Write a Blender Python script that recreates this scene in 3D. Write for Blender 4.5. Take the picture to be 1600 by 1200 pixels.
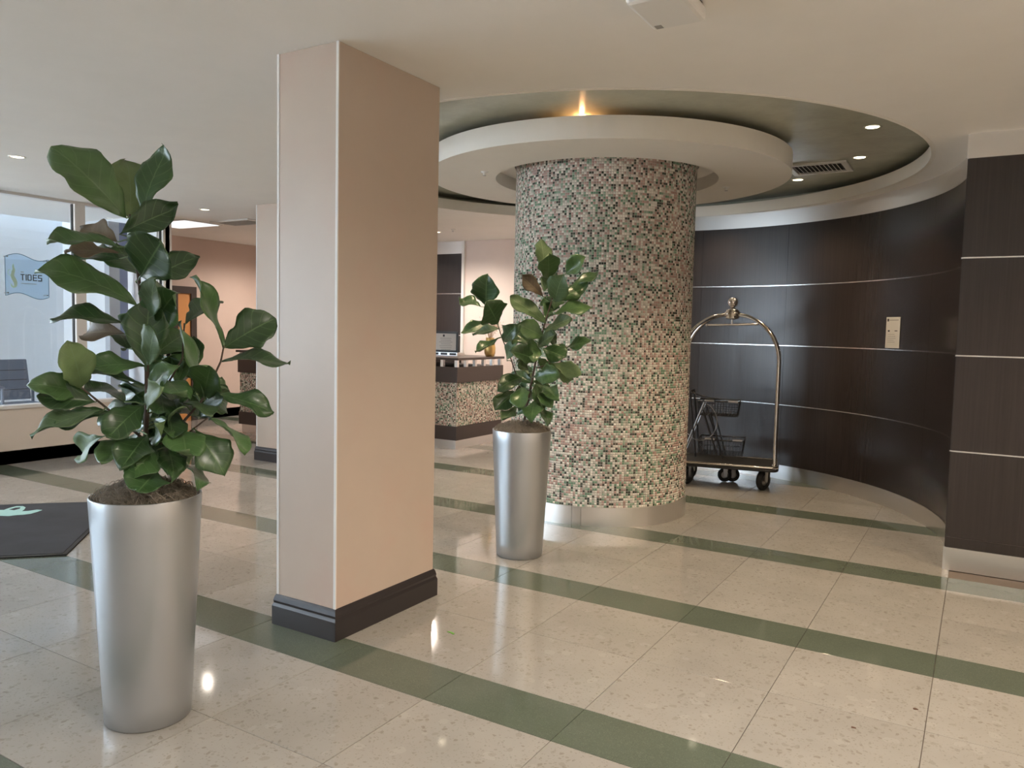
import bpy, bmesh, math, random
import numpy as np
from mathutils import Vector, Matrix
random.seed(7); rng = np.random.default_rng(7)
PI = math.pi
scene = bpy.context.scene
COL = scene.collection
for o in list(bpy.data.objects): bpy.data.objects.remove(o)

# ------------------------------------------------------------------ camera
H = 1.57
F, PITCH, ROLL, TH = 1222.84, math.radians(3.9786), math.radians(1.2394), math.radians(-30.9856)
def cam_axes():
    cp, sp = math.cos(PITCH), math.sin(PITCH)
    fw, up, rt = Vector((0, cp, -sp)), Vector((0, sp, cp)), Vector((1, 0, 0))
    c, s = math.cos(ROLL), math.sin(ROLL)
    r2, u2 = c*rt + s*up, -s*rt + c*up
    M = Matrix(((math.cos(TH), math.sin(TH), 0), (-math.sin(TH), math.cos(TH), 0), (0, 0, 1)))
    return M @ r2, M @ u2, M @ fw
RT, UP, FW = cam_axes()
EYE = Vector((0, 0, H))
cd = bpy.data.cameras.new('camera'); cam = bpy.data.objects.new('camera', cd); COL.objects.link(cam)
cd.sensor_fit = 'HORIZONTAL'; cd.sensor_width = 36; cd.lens = F/1600*36; cd.clip_start = .05
Z = -FW
cam.matrix_world = Matrix(((RT.x, UP.x, Z.x, 0), (RT.y, UP.y, Z.y, 0), (RT.z, UP.z, Z.z, H), (0, 0, 0, 1)))
scene.camera = cam
def ray(px, py): return RT*((px-800)/F) + UP*(-(py-600)/F) + FW          # depth 1 along the view axis
def pix(P):
    d = Vector(P)-EYE; z = d.dot(FW)
    return (800+F*d.dot(RT)/z, 600-F*d.dot(UP)/z, z)

# ------------------------------------------------------------------ world, light, exposure
SKY = 9.5
w = bpy.data.worlds.new('sky'); scene.world = w; w.use_nodes = True
bg = w.node_tree.nodes['Background']; bg.inputs[0].default_value = (.68, .84, 1, 1); bg.inputs[1].default_value = SKY
vs = scene.view_settings; vs.view_transform = 'Standard'; vs.look = 'None'; vs.gamma = 1; vs.use_curve_mapping = False
vs.exposure = 0.12
def portal(name, loc, rot, sx, sy):
    l = bpy.data.lights.new(name, 'AREA'); l.shape = 'RECTANGLE'; l.size = sx; l.size_y = sy; l.cycles.is_portal = True
    o = bpy.data.objects.new(name, l); COL.objects.link(o); o.location = loc; o.rotation_euler = rot
CEIL = 2.92
portal('window_daylight', (-8.90, -1.0, 1.76), (0, -PI/2, 0), 2.3, 14.6)     # -Z axis of the light points to +X (into the room)
sun = bpy.data.lights.new('sun', 'SUN'); sun.energy = 34; sun.angle = .02; sun.color = (1, .96, .9)
so = bpy.data.objects.new('sun', sun); COL.objects.link(so); so.rotation_euler = Vector((.004, -.62, -.78)).to_track_quat('-Z', 'Y').to_euler()
WARM = (1, .885, .765)

# ------------------------------------------------------------------ materials
MATS = {}
def mat(name, color, rough=.5, metal=0, spec=.5, emit=None, estr=1):
    if name in MATS: return MATS[name]
    m = bpy.data.materials.new(name); m.use_nodes = True; b = m.node_tree.nodes['Principled BSDF']
    b.inputs['Base Color'].default_value = (*color, 1); b.inputs['Roughness'].default_value = rough
    b.inputs['Metallic'].default_value = metal; b.inputs['Specular IOR Level'].default_value = spec
    if emit: b.inputs['Emission Color'].default_value = (*emit, 1); b.inputs['Emission Strength'].default_value = estr
    MATS[name] = m; return m
def nn(m, t, **k):
    n = m.node_tree.nodes.new(t)
    for a, v in k.items(): setattr(n, a, v)
    return n
def ln(m, a, b): m.node_tree.links.new(a, b)
def ramp(m, src, stops, interp='LINEAR'):
    r = nn(m, 'ShaderNodeValToRGB'); r.color_ramp.interpolation = interp; e = r.color_ramp.elements
    while len(e) < len(stops): e.new(.5)
    for el, (p, c) in zip(e, stops): el.position = p; el.color = (*c, 1)
    ln(m, src, r.inputs[0]); return r
def mix(m, fac, a, b, mode='MIX'):
    x = nn(m, 'ShaderNodeMix', data_type='RGBA', blend_type=mode)
    if isinstance(fac, (int, float)): x.inputs[0].default_value = fac
    else: ln(m, fac, x.inputs[0])
    for i, v in ((6, a), (7, b)):
        if isinstance(v, tuple): x.inputs[i].default_value = (*v, 1)
        else: ln(m, v, x.inputs[i])
    return x.outputs[2]
def noise(m, scale, detail=3, rough=.5, coord='Object', sc=(1, 1, 1), off=None):
    tc = nn(m, 'ShaderNodeTexCoord'); mp = nn(m, 'ShaderNodeMapping'); mp.inputs['Scale'].default_value = sc
    ln(m, tc.outputs[coord], mp.inputs['Vector'])
    if off is not None: ln(m, off, mp.inputs['Location'])
    n = nn(m, 'ShaderNodeTexNoise'); n.inputs['Scale'].default_value = scale; n.inputs['Detail'].default_value = detail; n.inputs['Roughness'].default_value = rough
    ln(m, mp.outputs[0], n.inputs['Vector']); return n
def bsdf(m): return m.node_tree.nodes['Principled BSDF']
def bump(m, h, strength=.1, dist=.01):
    b = nn(m, 'ShaderNodeBump'); b.inputs['Strength'].default_value = strength; b.inputs['Distance'].default_value = dist
    ln(m, h, b.inputs['Height']); ln(m, b.outputs[0], bsdf(m).inputs['Normal'])

def paint(name, c, var=.06, rough=.6):
    m = mat(name, c, rough)
    n = noise(m, 2.2, 5, .6)
    r = ramp(m, n.outputs[0], [(.3, tuple(x*(1-var) for x in c)), (.7, tuple(min(1, x*(1+var)) for x in c))])
    ln(m, r.outputs[0], bsdf(m).inputs['Base Color'])
    n2 = noise(m, 90, 2); bump(m, n2.outputs[0], .04, .004)
    return m
CEILM = paint('ceiling_paint', (.87, .85, .82), .02, .7)
RINGM = paint('ring_paint', (.84, .81, .76), .02, .6)
TANW = paint('tan_paint', (.60, .47, .41), .03, .55)
BEIGEW = paint('beige_paint', (.80, .71, .63), .03, .55)
PINKW = paint('pink_paint', (.80, .68, .62), .03, .55)
WHITE = paint('white_paint', (.78, .76, .74), .02, .45)
EXTW = paint('exterior_render', (.84, .89, .94), .02, .8)
TERR = paint('terrace_paving', (.55, .54, .52), .08, .8)
BASEB = mat('black_baseboard', (.032, .027, .028), .32)
# square pillar: off-white plaster with worn pink patches
def pillar_mat():
    m = paint('pillar_plaster', (.54, .445, .37), .03, .38)
    n = noise(m, 1.6, 6, .65)
    f = ramp(m, n.outputs[0], [(.50, (0, 0, 0)), (.68, (1, 1, 1))])
    base = bsdf(m).inputs['Base Color'].links[0].from_socket
    c = mix(m, f.outputs[0], base, (.55, .42, .35)); ln(m, c, bsdf(m).inputs['Base Color']); return m
PILL = pillar_mat()
def terrazzo(name, base, chips, dark, sc=1.0, fine=False):
    m = mat(name, base, .11, 0, .5)
    oi = nn(m, 'ShaderNodeObjectInfo'); ml = nn(m, 'ShaderNodeMath', operation='MULTIPLY'); ml.inputs[1].default_value = 37.0
    ln(m, oi.outputs['Random'], ml.inputs[0])
    tc = nn(m, 'ShaderNodeTexCoord'); va = nn(m, 'ShaderNodeVectorMath', operation='ADD')
    ln(m, tc.outputs['Object'], va.inputs[0]); ln(m, ml.outputs[0], va.inputs[1])
    dn = nn(m, 'ShaderNodeTexNoise'); dn.inputs['Scale'].default_value = 14; ln(m, va.outputs[0], dn.inputs['Vector'])
    wv = nn(m, 'ShaderNodeVectorMath', operation='MULTIPLY_ADD'); wv.inputs[1].default_value = (.05, .05, .05)
    ln(m, dn.outputs['Color'], wv.inputs[0]); ln(m, va.outputs[0], wv.inputs[2])
    col = base
    def layer(scale, thr, colr, amt, prev):
        v = nn(m, 'ShaderNodeTexVoronoi'); v.inputs['Scale'].default_value = scale; ln(m, wv.outputs[0], v.inputs['Vector'])
        sep = nn(m, 'ShaderNodeSeparateColor'); ln(m, v.outputs['Color'], sep.inputs[0])
        g = nn(m, 'ShaderNodeMath', operation='GREATER_THAN'); g.inputs[1].default_value = thr; ln(m, sep.outputs[0], g.inputs[0])
        l = nn(m, 'ShaderNodeMath', operation='LESS_THAN'); l.inputs[1].default_value = .36; ln(m, v.outputs['Distance'], l.inputs[0])
        k = nn(m, 'ShaderNodeMath', operation='MULTIPLY'); ln(m, g.outputs[0], k.inputs[0]); ln(m, l.outputs[0], k.inputs[1])
        k2 = nn(m, 'ShaderNodeMath', operation='MULTIPLY'); k2.inputs[1].default_value = amt; ln(m, k.outputs[0], k2.inputs[0])
        return mix(m, k2.outputs[0], prev, colr)
    cl = nn(m, 'ShaderNodeTexNoise'); cl.inputs['Scale'].default_value = 3.5; cl.inputs['Detail'].default_value = 6; ln(m, va.outputs[0], cl.inputs['Vector'])
    r = ramp(m, cl.outputs[0], [(.3, tuple(x*.93 for x in base)), (.7, tuple(x*1.05 for x in base))])
    col = r.outputs[0]
    if fine:
        col = layer(260, .55, dark, .5, col); col = layer(180, .6, chips, .5, col)
    else:
        col = layer(13, .84, chips, .28, col); col = layer(26, .86, dark, .35, col); col = layer(70, .78, dark, .45, col); col = layer(38, .90, (.20, .17, .145), .5, col); col = layer(110, .75, dark, .4, col)
    # small tone change from tile to tile
    t = ramp(m, oi.outputs['Random'], [(0, (.955, .955, .955)), (1, (1.03, 1.03, 1.03))])
    ln(m, mix(m, 1, col, t.outputs[0], 'MULTIPLY'), bsdf(m).inputs['Base Color'])
    rr = noise(m, 5, 4); q = ramp(m, rr.outputs[0], [(.3, (.045,)*3), (.7, (.09,)*3)]); ln(m, q.outputs[0], bsdf(m).inputs['Roughness'])
    return m
TERRAZ = terrazzo('beige_terrazzo', (.34, .325, .303), (.43, .412, .388), (.22, .202, .18))
GREENT = terrazzo('green_terrazzo', (.108, .13, .10), (.17, .195, .15), (.06, .076, .055), fine=True)
JOINT = mat('joint_grout', (.16, .13, .11), .8)
def metal(name, c=(.72, .70, .68), r=.28, streak=True, sc=(1, 1, 40)):
    m = mat(name, c, r, 1)
    if streak:
        n = noise(m, 6, 3, .6, sc=sc); q = ramp(m, n.outputs[0], [(.3, (r*.96,)*3), (.7, (r*1.05,)*3)]); ln(m, q.outputs[0], bsdf(m).inputs['Roughness'])
    return m
STEEL = metal('brushed_steel', (.84, .825, .81), .30)
CHROME = metal('polished_nickel', (.74, .70, .66), .14, False)
STRIP = metal('aluminium_strip', (.85, .84, .83), .22, False)
ZINC = metal('grey_zinc', (.45, .45, .46), .3, False)
def veneer():
    m = mat('dark_veneer', (.03, .023, .021), .36, 0, .6)
    n = noise(m, 3, 6, .65, 'Object', (30, 30, .5))
    r = ramp(m, n.outputs[0], [(.3, (.0245, .019, .0175)), (.7, (.034, .0265, .0245))]); ln(m, r.outputs[0], bsdf(m).inputs['Base Color'])
    q = ramp(m, n.outputs[0], [(.3, (.25,)*3), (.7, (.27,)*3)]); ln(m, q.outputs[0], bsdf(m).inputs['Roughness'])
    return m
VEN = veneer()
WENGE = mat('dark_brown_laminate', (.055, .04, .036), .35)
def soffit():
    m = mat('green_plaster', (.17, .185, .15), .26, 0, .5)
    n = noise(m, 3.5, 7, .7); r = ramp(m, n.outputs[0], [(.3, (.43, .445, .37)), (.7, (.54, .55, .46))]); ln(m, r.outputs[0], bsdf(m).inputs['Base Color'])
    bump(m, n.outputs[0], .12, .02); return m
SOFF = soffit()
def glassmat(name, tint=(1, 1, 1), gl=.06):
    m = bpy.data.materials.new(name); m.use_nodes = True; nt = m.node_tree; nt.nodes.remove(nt.nodes['Principled BSDF'])
    t = nn(m, 'ShaderNodeBsdfTransparent'); t.inputs[0].default_value = (*tint, 1)
    g = nn(m, 'ShaderNodeBsdfGlossy'); g.inputs['Roughness'].default_value = .02
    x = nn(m, 'ShaderNodeMixShader'); x.inputs[0].default_value = gl
    ln(m, t.outputs[0], x.inputs[1]); ln(m, g.outputs[0], x.inputs[2]); ln(m, x.outputs[0], nt.nodes['Material Output'].inputs['Surface']); return m
GLASS = glassmat('window_glass')
PLAQUE = glassmat('plaque_glass', (.84, .93, 1.0), .05)
def mosaic_mat():
    m = mat('glass_mosaic', (1, 1, 1), .16, 0, .5)
    a = nn(m, 'ShaderNodeAttribute'); a.attribute_name = 'tile_colour'; ln(m, a.outputs['Color'], bsdf(m).inputs['Base Color']); return m
MOS = mosaic_mat()
GROUT = mat('mosaic_grout', (.50, .46, .41), .8)
def leafmat(name, top, vein, rough):
    m = mat(name, top, rough, 0, .5)
    uv = nn(m, 'ShaderNodeUVMap'); sp = nn(m, 'ShaderNodeSeparateXYZ'); ln(m, uv.outputs[0], sp.inputs[0])
    def M(op, a, b=None):
        n = nn(m, 'ShaderNodeMath', operation=op)
        for i, v in enumerate((a, b)):
            if v is None: continue
            if isinstance(v, (int, float)): n.inputs[i].default_value = v
            else: ln(m, v, n.inputs[i])
        return n.outputs[0]
    au = M('ABSOLUTE', M('SUBTRACT', M('MULTIPLY', sp.outputs[0], 2), 1))
    side = M('LESS_THAN', M('ABSOLUTE', M('SUBTRACT', M('FRACT', M('SUBTRACT', M('MULTIPLY', sp.outputs[1], 6.5), M('MULTIPLY', au, 1.5))), .5)), .045)
    mid = M('LESS_THAN', au, .035)
    f = M('MULTIPLY', M('MAXIMUM', M('MULTIPLY', side, .55), mid), .75)
    oi = nn(m, 'ShaderNodeObjectInfo')
    r = ramp(m, oi.outputs['Random'], [(0, tuple(x*.62 for x in top)), (.55, top), (1, (top[0]*1.75, top[1]*1.5, top[2]*1.5))])
    n = noise(m, 22, 4); rr = ramp(m, n.outputs[0], [(.3, (.85,)*3), (.7, (1.12,)*3)])
    c = mix(m, 1, r.outputs[0], rr.outputs[0], 'MULTIPLY')
    ln(m, mix(m, f, c, vein), bsdf(m).inputs['Base Color'])
    bump(m, M('SUBTRACT', 1, f), .35, .004); return m
LEAF = leafmat('fig_leaf_upper', (.046, .105, .036), (.12, .20, .085), .28)
LEAFU = leafmat('fig_leaf_lower', (.09, .155, .065), (.16, .24, .12), .45)
LEAFB = leafmat('fig_leaf_browned', (.16, .12, .075), (.2, .17, .1), .5)
BARK = mat('fig_bark', (.085, .06, .045), .8)
POT = metal('silver_planter', (.50, .52, .54), .33, False); bsdf(POT).inputs['Metallic'].default_value = .8
MOSS = paint('dry_moss', (.33, .28, .23), .35, .95)
PLATE = mat('white_plastic', (.78, .77, .75), .35)
BLACKP = mat('black_plastic', (.012, .012, .013), .4)
RUBBER = mat('black_rubber', (.012, .012, .012), .6)
CARPET = paint('black_carpet', (.010, .010, .011), .25, .95)
MATC = paint('charcoal_mat', (.035, .038, .046), .25, .95)
TEAL = mat('teal_print', (.36, .60, .58), .8)
PAPER = mat('white_paper', (.74, .72, .68), .6)
INK = mat('black_ink', (.04, .04, .045), .6); INKG = mat('grey_ink', (.32, .31, .30), .6)
SIGNG = mat('green_print', (.50, .70, .58), .5)
SIGNK = mat('charcoal_print', (.06, .07, .08), .4)
GLOW = mat('lamp_glow', (1, .9, .7), .4, emit=(1, .86, .62), estr=7)
GLOWW = mat('ceiling_patch_glow', (1, 1, 1), .4, emit=(.92, .95, 1), estr=1.0)  # glow for the window-lit patch of ceiling, no lamp
BRASS = metal('gold_vase', (.62, .43, .17), .3, False)
DRY = mat('dried_flowers', (.50, .36, .24), .8)
WOOD = paint('orange_wood', (.60, .27, .09), .08, .45)
CHAIRP = mat('grey_blue_plastic', (.16, .20, .27), .4)
YELL = mat('yellow_print', (.62, .52, .06), .5)
BLUEP = mat('blue_frame_paint', (.17, .22, .36), .5); GREYF = mat('grey_frame_paint', (.42, .46, .52), .5)
FOLI = mat('garden_green', (.12, .26, .06), .7)

# ------------------------------------------------------------------ mesh helpers
class MB:
    def __init__(s): s.v, s.f, s.m, s.sm, s.uv = [], [], [], [], None
    def add(s, vs, fs, mi=0, smooth=False):
        o = len(s.v); s.v += [tuple(v) for v in vs]
        for f in fs: s.f.append([i+o for i in f]); s.m.append(mi); s.sm.append(smooth)
        return s
    def box(s, x0, x1, y0, y1, z0, z1, mi=0, bev=0, T=None):
        if bev:
            b = bmesh.new(); bmesh.ops.create_cube(b, size=1)
            for v in b.verts: v.co = Vector(((x0+x1)/2+v.co.x*(x1-x0), (y0+y1)/2+v.co.y*(y1-y0), (z0+z1)/2+v.co.z*(z1-z0)))
            bmesh.ops.bevel(b, geom=b.edges[:], offset=bev, segments=2, affect='EDGES', profile=.5)
            b.verts.index_update(); vs = [v.co.copy() for v in b.verts]; fs = [[v.index for v in f.verts] for f in b.faces]; b.free()
        else:
            vs = [Vector((x, y, z)) for z in (z0, z1) for y in (y0, y1) for x in (x0, x1)]
            fs = [(0, 2, 3, 1), (4, 5, 7, 6), (0, 1, 5, 4), (2, 6, 7, 3), (0, 4, 6, 2), (1, 3, 7, 5)]
        if T is not None: vs = [T @ v for v in vs]
        return s.add(vs, fs, mi)
    def lathe(s, prof, c=(0, 0, 0), n=32, mi=0, smooth=True, T=None):
        vs, fs = [], []
        for r, z in prof:
            for k in range(n):
                a = 2*PI*k/n; v = Vector((r*math.cos(a), r*math.sin(a), z)); vs.append((T @ v if T is not None else v)+Vector(c))
        for i in range(len(prof)-1):
            for k in range(n):
                a, b = i*n+k, i*n+(k+1) % n; fs.append((a, b, b+n, a+n))
        return s.add(vs, fs, mi, smooth)
    def tube(s, pts, r, n=8, mi=0, cap=True, close=False):
        pts = [Vector(p) for p in pts]; N = len(pts); rs = r if isinstance(r, (list, tuple)) else [r]*N
        vs, fs = [], []; ref = None
        for i, p in enumerate(pts):
            t = ((pts[(i+1) % N] if close or i < N-1 else p) - (pts[i-1] if close or i > 0 else p)).normalized()
            if ref is None: ref = Vector((0, 0, 1)) if abs(t.z) < .9 else Vector((1, 0, 0))
            u = t.cross(ref).normalized(); ref = u.cross(t).normalized()
            for k in range(n):
                a = 2*PI*k/n; vs.append(p+(u*math.cos(a)+ref*math.sin(a))*rs[i])
        M = N if close else N-1
        for i in range(M):
            for k in range(n):
                a, b = i*n+k, i*n+(k+1) % n; c, d = ((i+1) % N)*n+(k+1) % n, ((i+1) % N)*n+k; fs.append((a, b, c, d))
        s.add(vs, fs, mi, True)
        if cap and not close: s.add(vs[:n], [list(range(n))[::-1]], mi); s.add(vs[-n:], [list(range(n))], mi)
        return s
    def arc(s, c, r0, r1, a0, a1, z0, z1, n=24, mi=0):
        """solid curved slab between radii r0<r1, angles in degrees"""
        vs, fs = [], []; full = abs(a1-a0) >= 360
        for k in range(n+(0 if full else 1)):
            a = math.radians(a0+(a1-a0)*k/n); cx, sx = math.cos(a), math.sin(a)
            for r, z in ((r0, z0), (r1, z0), (r1, z1), (r0, z1)): vs.append((c[0]+r*cx, c[1]+r*sx, z))
        K = n+(0 if full else 1)
        for k in range(n):
            a, b = 4*k, 4*((k+1) % K)
            for j in range(4): fs.append((a+j, a+(j+1) % 4, b+(j+1) % 4, b+j))
        if not full: fs.append((3, 2, 1, 0)); e = 4*n; fs.append((e, e+1, e+2, e+3))
        return s.add(vs, fs, mi, False)
    def poly(s, pts2, z0, z1, T, mi=0):
        """extruded outline (list of 2-D points) with local frame T"""
        n = len(pts2); vs = [T @ Vector((x, y, z0)) for x, y in pts2]+[T @ Vector((x, y, z1)) for x, y in pts2]
        fs = [list(range(n))[::-1], list(range(n, 2*n))]+[(i, (i+1) % n, n+(i+1) % n, n+i) for i in range(n)]
        return s.add(vs, fs, mi)
    def mesh(s, name, mats):
        me = bpy.data.meshes.new(name); me.from_pydata(s.v, [], s.f)
        for m in (mats if isinstance(mats, (list, tuple)) else [mats]): me.materials.append(m)
        me.polygons.foreach_set('material_index', s.m); me.polygons.foreach_set('use_smooth', s.sm)
        b = bmesh.new(); b.from_mesh(me); bmesh.ops.recalc_face_normals(b, faces=b.faces[:]); b.to_mesh(me); b.free()
        me.update(); return me
    def build(s, name, mats, parent=None, **k): return link(name, s.mesh(name, mats), parent, **k)
def link(name, me, parent=None, label=None, cat=None, group=None, kind=None):
    o = bpy.data.objects.new(name, me); COL.objects.link(o); o.parent = parent
    return tag(o, label, cat, group, kind)
def tag(o, label=None, cat=None, group=None, kind=None):
    for k, v in (('label', label), ('category', cat), ('group', group), ('kind', kind)):
        if v: o[k] = v
    return o
def thing(name, label=None, cat=None, loc=(0, 0, 0), rz=0, group=None, kind=None):
    o = bpy.data.objects.new(name, None); COL.objects.link(o); o.location = loc; o.rotation_euler = (0, 0, rz); o.empty_display_size = .1
    bpy.context.view_layer.update() if False else None
    return tag(o, label, cat, group, kind)
def copy_tree(o, parent=None):
    c = o.copy(); COL.objects.link(c); c.parent = parent
    for ch in [x for x in bpy.data.objects if x.parent == o]: copy_tree(ch, c)
    return c

# ------------------------------------------------------------------ floor: terrazzo tiles and green strips
TU, PER, SW = .611, 1.48, .302
U0, V0 = -.119, 2.879                                   # a joint line in x; upper edge of a green strip in y
RW = (PER-SW)/2
floor = MB().box(-11, 3.1, -8.1, 10.2, -.06, -.006).build('floor', JOINT, label='glossy beige terrazzo tile floor crossed by green strips', kind='structure')
def tile_mesh(name, sx, sy, m):
    b = MB().box(-sx/2, sx/2, -sy/2, sy/2, -.010, 0, bev=.0004); return b.mesh(name, m)
GAP = .0028
TM = tile_mesh('floor_tile', TU-GAP, RW-GAP, TERRAZ); SM = tile_mesh('strip_tile', TU-GAP, SW-GAP, GREENT)
cells = []
for k in range(-8, 6):
    v = V0+k*PER
    for (y0, y1, me, nm) in ((v-SW, v, SM, 'strip_tile'), (v, v+RW, TM, 'floor_tile'), (v+RW, v+2*RW, TM, 'floor_tile')):
        for i in range(-18, 6):
            x0 = U0+i*TU; cx, cy = x0+TU/2, (y0+y1)/2
            if cx > 3 or cy > 10.05 or cy < -7.9 or cx < -10.85: continue
            if cy > 6.1 and cx > -.2: continue
            if cx < -9.0 and cy < 6.3: continue
            q = []
            for dx in (-.5, 0, .5):
                for dy in (-.5, 0, .5):
                    p = pix((cx+dx*TU, cy+dy*(y1-y0), 0)); q.append(p[2] > .3 and -5 < p[0] < 1605 and p[1] < 1205)
            cells.append((any(q), cx, cy, me, nm, y1-y0))
vis = [c for c in cells if c[0]]
def dist(c): return c[1]**2+c[2]**2
nb = {'floor_tile': 0, 'strip_tile': 0}
rest = MB(); rest2 = MB()
for c in sorted(vis, key=dist)+[c for c in cells if not c[0]]:
    _, cx, cy, me, nm, sy = c
    if c[0] and nb[nm] < 300:
        o = link(nm, me, floor); o.location = (cx, cy, 0); nb[nm] += 1
    else:
        (rest if nm == 'floor_tile' else rest2).box(cx-TU/2+GAP/2, cx+TU/2-GAP/2, cy-sy/2+GAP/2, cy+sy/2-GAP/2, -.01, 0)
rest.build('floor_tile_field', TERRAZ, floor, kind='stuff'); rest2.build('strip_tile_field', GREENT, floor, kind='stuff')

# ------------------------------------------------------------------ ceiling with round recess, lip and soffit
C = (-2.93, 6.40); RH = 2.53
def ceiling():
    b = MB(); n = 128; x0, x1, y0, y1 = -11.0, 3.1, -8.1, 10.25; vs = []
    for k in range(n):
        a = 2*PI*k/n; cx, sx = math.cos(a), math.sin(a)
        t = min([(x1-C[0])/cx if cx > 1e-9 else 1e9, (x0-C[0])/cx if cx < -1e-9 else 1e9, (y1-C[1])/sx if sx > 1e-9 else 1e9, (y0-C[1])/sx if sx < -1e-9 else 1e9])
        vs += [(C[0]+RH*cx, C[1]+RH*sx, CEIL), (C[0]+t*cx, C[1]+t*sx, CEIL)]
    fs = [(2*k, 2*k+1, 2*((k+1) % n)+1, 2*((k+1) % n)) for k in range(n)]
    # corners of the rectangle
    for X, Y in ((x0, y0), (x0, y1), (x1, y0), (x1, y1)):
        a = math.atan2(Y-C[1], X-C[0]) % (2*PI); k = int(a/(2*PI)*n); i, j = 2*k+1, 2*((k+1) % n)+1
        vs.append((X, Y, CEIL)); fs.append((i, len(vs)-1, j))
    N = len(vs); b.add(vs, fs); b.add([(x, y, z+.03) for x, y, z in vs], [f[::-1] for f in fs])
    return b.build('ceiling', CEILM, label='smooth off-white ceiling with large round recess over the mosaic column', kind='structure')
ceil = ceiling()
MB().box(-11.0, 3.1, -8.1, 10.25, 3.32, 3.4).build('roof_slab', CEILM, ceil)
MB().arc(C, RH, RH+.03, 0, 360, CEIL-.002, 3.03, 128).build('recess_lip', RINGM, ceil)
MB().arc(C, 0.02, RH+.30, 0, 360, 3.10, 3.16, 128).build('recess_soffit', SOFF, ceil)
MB().arc(C, RH+.26, RH+.30, 0, 360, CEIL+.03, 3.10, 128).build('recess_wall', SOFF, ceil)
ring = MB().arc(C, .965, 1.55, 0, 360, 2.888, 3.045, 128).build('dropped_ring', RINGM, ceil)
MB().arc(C, .80, .965, 0, 360, 3.0, 3.06, 96).build('ring_collar', CEILM, ceil)

# ------------------------------------------------------------------ walls
STRIPS = (.815, 1.46, 2.11); SK = .155; BAND = 2.76
CW = (-2.75, 6.35); RWL = 2.61; A0, A1 = -6.6, 118.0
wall_back = MB().arc(CW, RWL+.02, RWL+.14, A0+1, A1, 0, CEIL, 72).build('wall_back', WENGE, label='curved dark veneer panel wall with thin silver lines behind the luggage cart', kind='structure')
def rows():
    e = [SK]+list(STRIPS)+[BAND]
    return [(e[i]+(.004 if i else 0), e[i+1]-.004 if i < 3 else e[i+1]) for i in range(4)]
seams = [A0, 4, 26, 48, 70, 92, A1]
for z0, z1 in rows():
    for a, b in zip(seams[:-1], seams[1:]):
        MB().arc(CW, RWL, RWL+.02, a+.02, b-.02, z0, z1, 20).build('panel', VEN, wall_back)
for z in STRIPS: MB().arc(CW, RWL-.003, RWL+.02, A0, A1, z-.0045, z+.0045, 96).build('silver_strip', STRIP, wall_back)
MB().arc(CW, RWL-.004, RWL+.02, A0, A1, BAND, CEIL, 96).build('steel_band', STEEL, wall_back)
MB().arc(CW, RWL-.006, RWL+.02, A0, A1, 0, SK, 96).build('steel_skirting', STEEL, wall_back)
# flat part to the right
FX, FY = -.150, 6.04
wall_right = MB().box(FX+.004, 3.0, FY+.02, FY+.16, 0, CEIL).build('wall_right', WENGE, label='flat dark veneer panel wall standing forward at the right edge', kind='structure')
for z0, z1 in rows():
    for a, b in ((FX, 1.1), (1.102, 2.3), (2.302, 3.0)): MB().box(a, b, FY, FY+.02, z0, z1).build('panel', VEN, wall_right)
MB().box(FX, 3, FY-.002, FY+.004, .225, .229).build('joint_line', WENGE, wall_right)
for z in STRIPS: MB().box(FX, 3, FY-.003, FY+.02, z-.0045, z+.0045).build('silver_strip', STRIP, wall_right)
MB().box(FX, 3, FY-.004, FY+.02, BAND, CEIL).build('steel_band', STEEL, wall_right)
MB().box(FX, 3, FY-.006, FY+.02, 0, SK).build('steel_skirting', STEEL, wall_right)
ex, ey = CW[0]+(RWL+.05)*math.cos(math.radians(A1)), CW[1]+(RWL+.05)*math.sin(math.radians(A1))
MB().box(ex-.05, ex+.05, ey-.05, 10.1, 0, CEIL).build('wall_link', PINKW, label='short pink wall joining the curved wall to the reception wall', kind='structure')
MB().box(3.0, 3.1, -8, 6.2, 0, CEIL).build('wall_east', BEIGEW, label='plain tan wall to the right of the camera', kind='structure')
MB().box(-9.05, 3.1, -8.1, -8, 0, CEIL).build('wall_rear', BEIGEW, label='plain beige wall behind the camera', kind='structure')
# reception wall with a dark panelled bay
wall_rec = MB().box(-11, ex, 10.1, 10.2, 0, CEIL).build('wall_reception', PINKW, label='pink painted wall behind the reception desk', kind='structure')
for z0, z1 in rows():
    MB().box(-8.9, -7.0, 10.075, 10.1, z0, z1).build('panel', VEN, wall_rec)
for z in STRIPS: MB().box(-8.9, -7.0, 10.072, 10.1, z-.006, z+.006).build('silver_strip', STRIP, wall_rec)
MB().box(-8.9, -7.0, 10.07, 10.1, BAND-.03, CEIL).build('steel_band', STEEL, wall_rec)
MB().box(-7.0, -6.955, 10.06, 10.1, 1.1, CEIL).build('edge_trim', WHITE, wall_rec)
# far tan wall with the orange door
wall_far = MB().box(-11, -10.9, 6.36, 10.1, 0, CEIL).build('wall_far', TANW, label='far tan wall with an orange wooden door', kind='structure')
door = MB().box(-10.9, -10.885, 7.86, 8.10, 0, 2.03).build('door_1', WOOD, label='orange wooden door in a black frame on the far tan wall', kind='structure')
for y0, y1 in ((7.74, 7.86), (8.10, 8.20)): MB().box(-10.9, -10.86, y0, y1, 0, 2.14).build('door_frame', WENGE, door)
MB().box(-10.9, -10.86, 7.86, 8.10, 2.03, 2.14).build('door_frame', WENGE, door)
MB().box(-10.885, -10.86, 7.875, 7.89, .95, 1.10).build('door_handle', CHROME, door)
MB().box(-11, -8.95, 6.30, 6.36, 0, CEIL).build('wall_return', TANW, label='short wall return beside the end of the window wall', kind='structure')
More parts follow.
